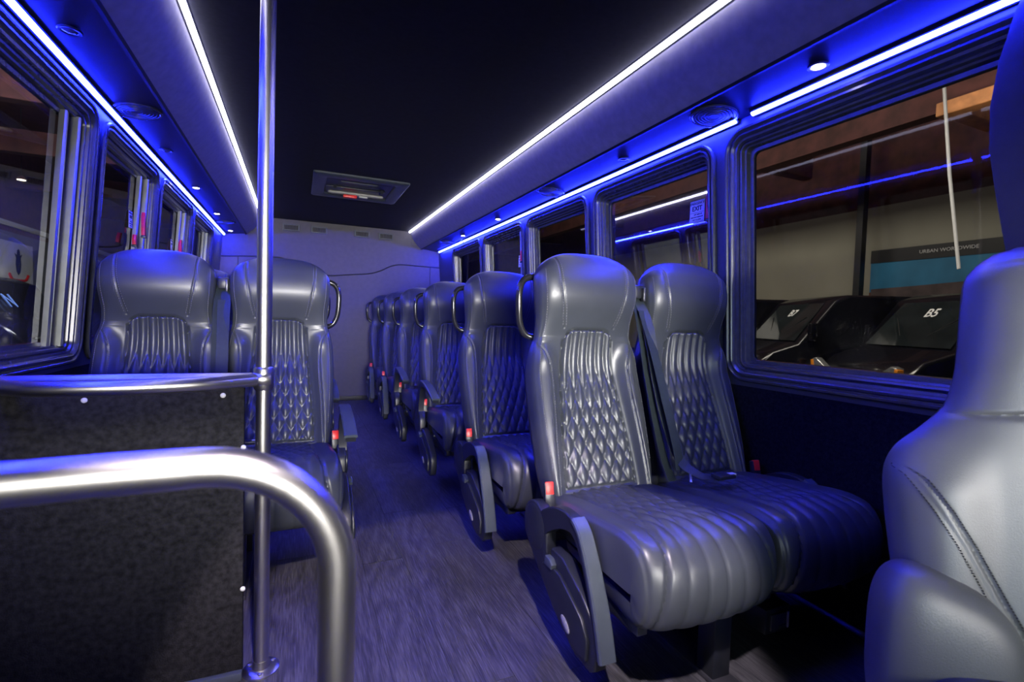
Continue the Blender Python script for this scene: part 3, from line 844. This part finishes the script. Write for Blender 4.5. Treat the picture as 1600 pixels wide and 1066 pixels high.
# ------------------------------------------------------------------ driver seat, near right
def driver_seat():
    t = tag(empty('driver_seat', (.890, .385, -.02), (0, 0, -.78)), 'large grey leather driver seat with headrest at the right edge, closest to camera', 'driver seat')
    ZT = 1.15
    tab = [(.20, .25), (.35, .262), (.5, .276), (.62, .288), (.69, .288), (.735, .268), (.78, .222), (.82, .186), (.88, .168), (.95, .160), (1.03, .153), (1.08, .146), (1.11, .128), (1.135, .098), (ZT, .06)]
    nu, nv = 150, 300; v = []; reg = []
    def stc(z): return interp([(.42, .10), (.50, .135), (.58, .175), (.64, .21), (.69, .245), (.715, .285)], z)
    def F(u, z):
        w = interp(tab, z); x = u*w; au = abs(u)
        e = (1-au**3.4)**.5 if au < 1 else 0
        top = 1 if z < 1.04 else max(0, 1-((z-1.04)/(ZT-1.04))**2.4)**.5
        d = .075 + .012*sstep(.82, .95, z)
        d += .03*sstep(.12, .24, abs(x))*sstep(.78, .66, z)
        d -= .011*groove(z-.818-.010*math.cos(u*2.5), .0055)
        if z < .72:
            k = abs(x)-stc(z)
            if z > .42:
                d -= .0035*groove(k, .0042); d -= .0025*groove(k-.015, .0036)
        if z > 1.05: d -= .004*groove(z-(1.118-.35*x*x*2), .003)
        d *= e*top
        y = .18*(z-.6)+(.02 if z < .8 else .02)
        return Vector((x, y-d, z))
    Z = [.20+(ZT-.20)*i/nv for i in range(nv+1)]; Z = [z if z < 1.08 else 1.08+(ZT-1.08)*(1-(1-(z-1.08)/(ZT-1.08))**1.7) for z in Z]
    U = us(nu)
    for z in Z:
        for u in U: v.append(F(u, z)); reg.append('head' if z > .818+.010*math.cos(u*2.5) else ('bol' if abs(v[-1].x) > stc(z) and z < .715 else 'mid'))
    n = nu+1; G = {'head': [], 'bol': [], 'mid': []}
    for i in range(nv):
        for j in range(nu):
            q = (i*n+j, i*n+j+1, (i+1)*n+j+1, (i+1)*n+j); rs = [reg[k] for k in q]
            G[max(set(rs), key=rs.count)].append(q)
    for r, nm in (('head', 'headrest_cover'), ('mid', 'back_cover'), ('bol', 'side_bolster')):
        idx = {}; vv = []; ff = []
        for q in G[r]:
            tt = []
            for k in q:
                if k not in idx: idx[k] = len(vv); vv.append(v[k])
                tt.append(idx[k])
            ff.append(tuple(tt))
        link(nm, mesh(nm, vv, ff), leather_d, t)
    vv = []; ff = []
    for z in Z[::5]:
        w = interp(tab, z)
        for j in range(21):
            u = -1+j/10; e = (1-abs(u)**5)**.45 if abs(u) < 1 else 0
            top = 1 if z < 1.08 else max(0, 1-((z-1.08)/(ZT-1.08))**2.2)**.5
            vv.append(Vector((u*w, .18*(z-.6)+.02+.07*e*top, z)))
    k = len(Z[::5])
    for i in range(k-1):
        for j in range(20): a = i*21+j; ff.append((a, a+21, a+22, a+1))
    link('rear_shell', mesh('rear_shell', vv, ff), plastic, t)
    st = MB()
    for s in (-1, 1):
        for off in (-.007, .023):
            N = 62
            for i in range(N):
                z0 = .42+.285*i/N; P_ = []
                for z in (z0, z0+.285/N*.6):
                    w = interp(tab, z); x = min(w*.985, stc(z)+off); p = F(x/w, z); P_.append(Vector((s*p.x, p.y-.0022, p.z)))
                nn = Vector((.0015, 0, 0))
                st.add([P_[0]-nn, P_[0]+nn, P_[1]+nn, P_[1]-nn, (P_[0]+P_[1])/2+Vector((0, -.0015, .0005))], [(0, 1, 4), (1, 2, 4), (2, 3, 4), (3, 0, 4)])
    st.build('stitching', rubber, t, smooth=False)['kind'] = 'stuff'
    # lower padded lobe beside the backrest and the seat cushion
    def lobe(c, r, p, nm, sh=0):
        b = MB(); vv = []; N1, N2 = 28, 36
        for i in range(N1+1):
            a = -PI/2+PI*i/N1
            for j in range(N2):
                q = 2*PI*j/N2; f = lambda s_: math.copysign(abs(s_)**p, s_)
                x = f(math.cos(a))*f(math.cos(q))*r[0]; y = f(math.cos(a))*f(math.sin(q))*r[1]; z = f(math.sin(a))*r[2]
                vv.append(Vector((c[0]+x, c[1]+y, c[2]+z+sh*x)))
        b.add(vv, [(i*N2+j, i*N2+(j+1) % N2, (i+1)*N2+(j+1) % N2, (i+1)*N2+j) for i in range(N1) for j in range(N2)])
        return b.build(nm, leather_d, t, ang=80)
    lobe((-.215, -.085, .34), (.115, .075, .185), .62, 'lower_bolster', -.35)
    lobe((0, -.20, .30), (.27, .27, .10), .45, 'seat_cushion')
    MB().box((-.16, -.30, .02), (.16, .05, .20), .02).build('pedestal', plastic, t)
    return t
leather_d = mat('leather_driver', (.085, .088, .095), .40, spec=.5, noise=(9, .08), bump=(520, .5, .0009))
driver_seat()
# padded pillar trim beside the driver, front right
pp = []
for z, y in [(1.93, .50), (1.80, .575), (1.70, .615), (1.60, .640), (1.50, .652), (1.40, .650), (1.30, .635), (1.20, .618), (1.10, .600), (.95, .585), (.7, .58), (.0, .58)]: pp.append((z, y))
b = MB(); v = []; prof_n = 9
for z, y in pp:
    x0 = 1.10+ .0686*(1.735-z)*.5
    v += [Vector((1.2+.02, y-.012, z)), Vector((x0+.012, y, z)), Vector((x0+.002, y-.004, z)), Vector((x0, y-.012, z)), Vector((x0-.03*sstep(1.35, 1.9, z), y-.16, z)), Vector((x0-.06*sstep(1.3, 1.9, z), y-.9, z))]
n = 6
b.add(v, [(i*n+j, i*n+j+1, (i+1)*n+j+1, (i+1)*n+j) for i in range(len(pp)-1) for j in range(n-1)])
pil = b.build('pillar_trim', mat('pillar_vinyl', (.030, .029, .032), .6, spec=.3, noise=(40, .1), bump=(400, .3, .0008)), ang=50)
tag(pil, 'dark padded pillar trim panel at the top right beside the nearest window', 'pillar trim')

# ------------------------------------------------------------------ modesty panel, pole, rails
mp = tag(empty('modesty_panel', (-.86, 1.42, 0)), 'dark carpeted partition panel in a steel tube frame, front left', 'partition')
MB().box((-.335, -.012, .012), (.325, .012, .758), .003).build('carpet_board', carpet, mp)
for x, z in ((.003, .738), (.278, .740), (.330-.006, .605), (.335-.010, .235), (-.25, .3)):
    MB().lathe([(.006, 0), (.006, -.002), (.003, -.0045), (.0005, -.005)], 12, axis='Y').build('rivet', white_p, mp).location = (x, -.012, z)
MB().box((-.335, -.030, .0), (.325, -.012, .022), .002).build('kick_strip', plastic_g, mp)
po = tag(empty('grab_pole', (-.492, 1.42, 0)), 'vertical brushed steel grab pole from floor to ceiling by the carpeted panel', 'grab pole')
MB().tube([(0, 0, .006), (0, 0, 1.2), (.004, 0, ZC+.003)], .0185, 20).build('pole', steel, po, ang=60)
MB().lathe([(.045, 0), (.045, .005), (.038, .009), (.022, .010), (.020, .03)], 28).build('floor_flange', steel, po)
for a in (30, 150, 270): MB().lathe([(.006, 0), (.006, .003), (.002, .005)], 10).build('screw', steel, po).location = (.033*math.cos(math.radians(a)), .033*math.sin(math.radians(a)), .008)
MB().lathe([(.0205, -.03), (.024, -.024), (.024, .024), (.0205, .03)], 24, (0, 0, .78)).build('clamp', steel, po)
MB().lathe([(.020, -.012), (.04, -.008), (.042, 0)], 28, (.004, 0, ZC+.004)).build('ceiling_flange', steel, po)
hr = tag(empty('handrail', (-.5, 1.42, .778)), 'bowed steel handrail loop on top of the carpeted partition', 'handrail')
MB().tube([(-.012, 0, .0), (-.3, 0, .001), (-.66, 0, .0)], .0165, 16).build('rear_tube', steel, hr, ang=60)
MB().tube(spline([(.004, -.004, .0), (-.05, -.035, -.001), (-.13, -.075, -.002), (-.24, -.095, -.003), (-.34, -.098, -.003), (-.42, -.085, -.003), (-.475, -.055, -.002), (-.50, -.015, -.001), (-.505, .0, 0)], 6), .0165, 16).build('front_tube', steel, hr, ang=60)
MB().lathe([(.002, -.024), (.018, -.020), (.024, -.008), (.024, .008), (.018, .02), (.002, .024)], 20, (.006, -.004, 0), 'X').build('end_fitting', steel, hr)
fr_ = tag(empty('stair_rail', (-.37, .55, 0)), 'thick curved steel stair rail in the left foreground', 'handrail')
pts = corner([(-.76, .0, .792), (-.05, 0, .800), (.0, 0, .66), (.0, 0, .0)], .5, 2)
path = [(-.76, 0, .790), (-.35, 0, .7945), (-.20, 0, .797)]
cxr, czr, rr_ = -.125, .672, .125
for k in range(13):
    a = PI/2*(1-k/12); path.append((cxr+rr_*math.cos(a), 0, czr+rr_*math.sin(a)))
path += [(0, 0, .55), (0, 0, .02)]
MB().tube(path, .0195, 24).build('tube', steel, fr_, ang=60)
MB().lathe([(.045, 0), (.045, .005), (.038, .009), (.022, .010), (.020, .03)], 28).build('floor_flange', steel, fr_)
MB().lathe([(.02, -.03), (.045, -.01), (.045, 0)], 24, (-.76, 0, .79), 'X').build('wall_flange', steel, fr_)

# ------------------------------------------------------------------ emergency exit stickers and window latches
lilac = mat('sticker_lilac', (.85, .85, .97), .5, noise=(60, .03)); ink = mat('ink', (.03, .03, .12), .6)
def sticker(side, y, z, w_, h_, full, label):
    x = side*(wx(z)+.045)
    t = tag(empty('exit_sticker', (x, y, z)), label, 'sticker', 'emergency exit stickers')
    MB().box((-.0006, -w_/2, -h_/2), (.0006, w_/2, h_/2), .0004).build('sheet', lilac, t)
    xd = (0, -side, 0)
    if full:
        X0 = -side*.0012
        text('EMERGENCY', w_*.17, ink, 'lettering', t, basis(xd, (0, 0, 1), (X0, 0, h_*.36)))
        text('EXIT', w_*.33, ink, 'lettering', t, basis(xd, (0, 0, 1), (X0, 0, h_*.13)), bold=.0006)
        MB().box((-.0004, -w_*.45, -.0006), (.0004, w_*.45, .0006)).build('rule', ink, t).location = (X0, 0, -h_*.05)
        text('LIFT BAR UP', w_*.10, ink, 'lettering', t, basis(xd, (0, 0, 1), (X0, -side*w_*.08, -h_*.14)))
        text('AND PUSH WINDOW', w_*.085, ink, 'lettering', t, basis(xd, (0, 0, 1), (X0, 0, -h_*.26)))
        text('OUT TO OPEN', w_*.085, ink, 'lettering', t, basis(xd, (0, 0, 1), (X0, 0, -h_*.38)))
        for s_ in (-1, 1): MB().box((-.0004, -w_*.46, -.0004), (.0004, w_*.46, .0004)).build('rule', ink, t).location = (X0, 0, s_*h_*.45)
    return t
def latch(side, y, z, hgt, label):
    t = tag(empty('window_latch', (side*(wx(z)+.02), y, z)), label, 'window latch', 'red window latches')
    MB().prism([(-.012, -hgt/2), (.012, -hgt/2), (.012, hgt/2), (-.002, hgt/2), (-.012, hgt/2-.02)], -.008, .008, 'X', .002).build('handle', pink, t)
    MB().box((-.011, -.010, -hgt/2-.012), (.011, .010, -hgt/2-.001), .002).build('mount', frame_m, t)
sticker(1, 1.668, 1.452, .085, .095, True, 'lilac EMERGENCY EXIT sticker on the second right window')
latch(1, 1.575, 1.452, .10, 'red latch beside the EXIT sticker on the second right window')
sticker(1, 3.53, 1.42, .07, .09, True, 'small lilac exit sticker on the fourth right window')
latch(1, 3.45, 1.45, .08, 'tiny red latch beside the far right exit sticker')
sticker(-1, 3.05, 1.40, .06, .085, True, 'lilac exit sticker on the nearer left window post')
latch(-1, 3.17, 1.40, .12, 'red latch on the nearer left window frame')
latch(-1, 3.04, 1.30, .05, 'short red latch under the nearer left sticker')
sticker(-1, 3.93, 1.38, .05, .085, True, 'lilac exit sticker on the farther left window post')
latch(-1, 4.06, 1.38, .12, 'red latch on the farther left window frame')

# ------------------------------------------------------------------ the hall outside
GZ = -.70
hall_wall = mat('hall_plaster', (.34, .33, .27), .9, noise=(.8, .08)); hall_dark = mat('hall_dark_wood', (.07, .021, .02), .8, noise=(3, .4))
lit_beam = mat('lit_beam_wood', (.50, .22, .09), .7, noise=(6, .25)); hall_floor = mat('hall_concrete', (.10, .10, .10), .6, noise=(2, .2))  # beam wood coloured brighter to stand for a lit beam
hall_grey = mat('hall_grey', (.16, .17, .18), .9, noise=(1, .1))
def st_(o): return tag(o, kind='structure')
st_(MB().box((-16, -14, GZ-.1), (16, 48, GZ)).build('hall_floor', hall_floor, smooth=False))
st_(MB().box((14, -14, GZ), (14.3, 48, 4.35)).build('wall_hall_right', hall_wall, smooth=False))
o = st_(MB().box((14, -14, 4.35), (14.3, 48, 9)).build('wall_hall_right_upper', hall_dark, smooth=False))
o = st_(MB().box((-11.3, -14, GZ), (-11, 48, 3.9)).build('wall_hall_left', hall_grey, smooth=False))
MB().box((-11.02, -14, 4.1), (-10.9, 48, 4.3)).build('ledge', white_p, o, smooth=False)
st_(MB().box((-11.3, -14, 3.9), (-11, 48, 9)).build('wall_hall_left_upper', hall_dark, smooth=False))
ro = st_(MB().box((-16, -14, 7.6), (16, 48, 7.8)).build('ceiling_hall', hall_dark, smooth=False))
for y in (-3, 1.5, 6, 10.5, 15, 20, 26, 32):
    MB().box((1.6, y-.18, 5.6), (14, y+.18, 6.3), .02).build('roof_beam', hall_dark if y != 6 else lit_beam, ro, smooth=False)
    MB().box((-11, y-.18, 5.6), (-1.6, y+.18, 6.3), .02).build('roof_beam', hall_dark, ro, smooth=False)
for y in range(-6, 36, 2):
    MB().box((1.6, y-.05, 6.7), (14, y+.05, 7.0)).build('rafter', hall_dark, ro, smooth=False)
for x in (6.2, 10.2):
    MB().box((x-.15, -10, 4.9 if x > 8 else 5.1), (x+.15, 40, 5.6)).build('roof_girder', hall_dark, ro, smooth=False)
MB().box((9.9, 3.0, 4.78), (10.2, 5.15, 5.02), .02).build('roof_beam', lit_beam, ro, smooth=False)  # short added segment, its lighter colour stands for the lit stretch
cl = st_(MB().box((13.2, 8.28, GZ), (13.4, 8.44, 7.6)).build('trim_1', rubber, smooth=False))
pipe = tag(MB().tube([(8, 4.36, 7.55), (8, 4.15, 4.83), (8, 3.98, 3.2), (8, 3.80, 1.86)], .022, 8).build('hanging_cable', white_p), 'thin pale cable hanging outside the nearest right window', 'cable')
lamp_h = mat('hall_lamp_glow', (.9, .9, .8), .5, emit=(1, .92, .75), estr=14)
l = bpy.data.lights.new('beam_fill_spot', 'SPOT'); l.energy = 60; l.color = (1, .85, .6); l.spot_size = 1.1; l.shadow_soft_size = .05  # unseen spot added to brighten the short beam segment
o = bpy.data.objects.new('beam_fill_spot', l); C.objects.link(o); o.location = (8.9, 4.3, 4.3); o.rotation_euler = (Vector((1, .0, .5))).to_track_quat('-Z', 'Y').to_euler()
HL = [(8, 18.2, 3.9, 'bright low hall lamp seen through the second right window above the seat'), (10.5, 10.5, 4.7, 'hall lamp hanging before the pale wall in the nearest right window'),
      (8, 9.7, 4.9, 'hall lamp at the upper left of the nearest right window'), (9, 13.5, 5.4, 'hall lamp high beside the EXIT sticker in the second right window'),
      (8.5, 16, 5.3, 'hall lamp at the middle of the second right window'), (-8, 16, 5.4, 'middle hall lamp outside the left windows'), (-8, 9, 5.0, 'nearest hall lamp outside the left windows'), (-9, 22, 5.2, 'farthest hall lamp outside the left windows')]
for x, y, z, lb in HL:
    t = tag(empty('hall_lamp', (x, y, z)), lb, 'lamp', 'hall pendant lamps')
    MB().lathe([(.14, 0), (.14, .03), (.07, .10), (.03, .14)], 16).build('shade', hall_dark, t)
    MB().lathe([(.11, -.01), (.11, .0), (.10, .01)], 16).build('bulb', lamp_h, t)
    MB().tube([(0, 0, .14), (0, 0, 7.6-z)], .012, 6).build('cord', rubber, t)
# advertising screen wall: black header, sky over a city skyline
bd = tag(empty('billboard', (13.9, 4.95, -.22)), 'wide billboard on the hall wall with black header and city skyline', 'billboard')
sky = mat('poster_sky', (.03, .22, .42), .6, noise=(1.5, .2)); city = mat('poster_city', (.30, .09, .05), .7, noise=(6, .7)); sand = mat('poster_haze', (.30, .40, .5), .6, noise=(2, .3))
MB().box((-.06, -4.2, 3.02), (0, 3.45, 3.36)).build('header', rubber, bd, smooth=False)
text('URBAN WORLDWIDE', .12, white_p, 'lettering', bd, basis((0, -1, 0), (0, 0, 1), (-.08, 1.72, 3.2)), depth=.004)
MB().box((-.04, -4.2, 1.2), (0, 3.45, 3.02)).build('sky_print', sky, bd, smooth=False)
sk = [(3.45, 1.2)]
y = 3.45
while y > -4.2:
    hh = random.uniform(2.0, 2.25) if y > 1.2 else random.uniform(2.2, 2.62)
    w_ = random.uniform(.10, .3); sk += [(y, hh), (y-w_, hh)]; y -= w_
sk.append((y, 1.2))
MB().prism(sk, -.052, -.042, 'X').build('skyline_print', city, bd, smooth=False)
MB().prism([(3.4, 1.2), (3.4, 2.32), (2.4, 2.36), (1.3, 2.42), (.9, 2.2), (.6, 1.2)], -.064, -.054, 'X').build('building_print', mat('poster_brown', (.10, .07, .07), .7, noise=(3, .4)), bd, smooth=False)
MB().prism([(2.9, 1.2), (2.9, 2.02), (1.7, 2.06), (1.3, 1.85), (-.3, 1.85), (-.3, 1.2)], -.078, -.068, 'X').build('car_print', hall_wall, bd, smooth=False)

# black shuttle vans parked outside, fronts toward the bus
van_m = mat('van_paint', (.006, .006, .009), .18, noise=(5, .2), coat=.3); van_glass = mat('van_glass', (.012, .016, .018), .05, noise=(3, .3))
hl_m = mat('headlight_chrome', (.75, .78, .78), .12, .8, noise=(40, .4)); amber = mat('amber_lens', (.9, .30, .02), .3, noise=(30, .1))
amber.node_tree.nodes['Principled BSDF'].inputs['Coat Weight'].default_value = .3
def van(x, y, code, label):
    t = tag(empty('parked_van', (x, y, GZ), (0, 0, -.42)), label, 'van', 'black vans parked outside'); t.scale = (1, 1, 1.04)
    # side profile in (x,z), nose toward -x
    body = [(0, .35), (-.02, .75), (.05, 1.0), (.30, 1.22), (.72, 1.36), (1.30, 2.08), (1.55, 2.17), (5.6, 2.2), (5.7, 2.1), (5.75, .4), (5.4, .3)]
    MB().prism([(p[0], p[1]) for p in body], -.92, .92, 'Y', .06).build('body', van_m, t, ang=50)
    ws = [(.76, 1.40), (1.29, 2.02)]
    b = MB(); b.add([(.735, -.78, 1.39), (.735, .78, 1.39), (1.265, .70, 2.03), (1.265, -.70, 2.03)], [(0, 1, 2, 3)])
    b.add([(.728, -.78, 1.40), (.728, .78, 1.40), (1.26, .70, 2.04), (1.26, -.70, 2.04)], [(0, 1, 2, 3)])
    b.build('windscreen', van_glass, t, smooth=False)
    for s_ in (-1, 1):
        h1 = MB(); h1.prism([(s_*.50, .86), (s_*.86, .90), (s_*.90, 1.14), (s_*.80, 1.16), (s_*.54, 1.02)], -.045, .06, 'X', .015).build('headlight', hl_m, t, ang=40)
        MB().prism([(s_*.84, .92), (s_*.90, .94), (s_*.93, 1.12), (s_*.87, 1.13)], -.055, .03, 'X', .008).build('indicator', amber, t)
        MB().box((.86, s_*.90, 1.40), (.98, s_*1.03, 1.70), .03).build('mirror', van_m, t)
        MB().tube([(.74, s_*.05, 1.39), (1.05, s_*.55, 1.80)], .008, 6).build('wiper', rubber, t)
    MB().box((-.05, -.42, .62), (.0, .42, .90), .02).build('grille', plastic_g, t)
    for q in range(4): MB().box((-.058, -.40, .65+q*.06), (-.048, .40, .67+q*.06)).build('grille_bar', alum, t, smooth=False)
    MB().box((-.10, -.90, .30), (.1, .90, .55), .04).build('bumper', plastic, t)
    for wx_ in (1.0, 4.6):
        for s_ in (-1, 1): MB().lathe([(.2, -.1), (.34, -.1), (.36, -.06), (.36, .06), (.34, .1), (.2, .1)], 24, (wx_, s_*.85, .36), 'Y').build('wheel', rubber, t)
    sl = Vector((.53, 0, .64)).normalized()
    if code: text(code, .21, white_p, 'lettering', t, basis((0, -1, 0), sl, (1.12, .0, 1.87)), bold=.004, depth=.002)
    return t
van(7.05, 6.77, 'B7', 'black parked van marked B7 seen through the nearest right window')
van(7.05, 4.57, 'B5', 'black parked van marked B5 partly behind the driver seat')
van(7.05, 8.97, '', 'unmarked black parked van left of the B7 van outside the right windows')

# left side: banner, stacked equipment
bn = tag(empty('banner', (-10.9, 26.5, 2.65)), 'white banner with dark crest and red scroll outside the left window', 'banner')
MB().box((-.02, -1.55, -1.0), (.02, 1.2, .85)).build('cloth', mat('banner_white', (.62, .62, .62), .8, noise=(3, .05)), bn, smooth=False)
navy = mat('crest_navy', (.02, .03, .10), .7, noise=(10, .4))
cr = [(0, -.45), (.16, -.30), (.22, 0), (.18, .25), (.30, .42), (.12, .36), (.10, .55), (0, .62), (-.10, .55), (-.12, .36), (-.30, .42), (-.18, .25), (-.22, 0), (-.16, -.30)]
MB().prism([(a_, b__) for a_, b__ in cr], .022, .03, 'X').build('crest', navy, bn, smooth=False)
sc = spline([(.03, -.75, -.42), (.03, -.55, -.62), (.03, -.2, -.66), (.03, .2, -.66), (.03, .55, -.62), (.03, .75, -.42)], 5)
MB().tube(sc, .055, 6, flat=1).build('scroll', red, bn)
rk = tag(empty('parked_van', (-5.6, 15.2, GZ), (0, 0, PI)), 'dark van outside the left window with pale lettering', 'van')
bb = [(0, .35), (-.02, .9), (.3, 1.25), (.7, 1.4), (1.2, 2.2), (1.6, 2.35), (5, 2.35), (5, .35)]
MB().prism(bb, -1.9, 1.9, 'Y', .06).build('body', van_m, rk, ang=50)
MB().box((.0, -1.4, .6), (-.04, 1.4, .64)).build('chrome_bar', alum, rk)
MB().box((.0, -1.4, .95), (-.04, 1.4, .99)).build('chrome_bar', alum, rk)
text('N', .5, mat('blue_print', (.12, .22, .6), .6), 'lettering', rk, basis((0, -1, 0), (.5, 0, .8), (.85, .3, 1.75)), depth=.01)
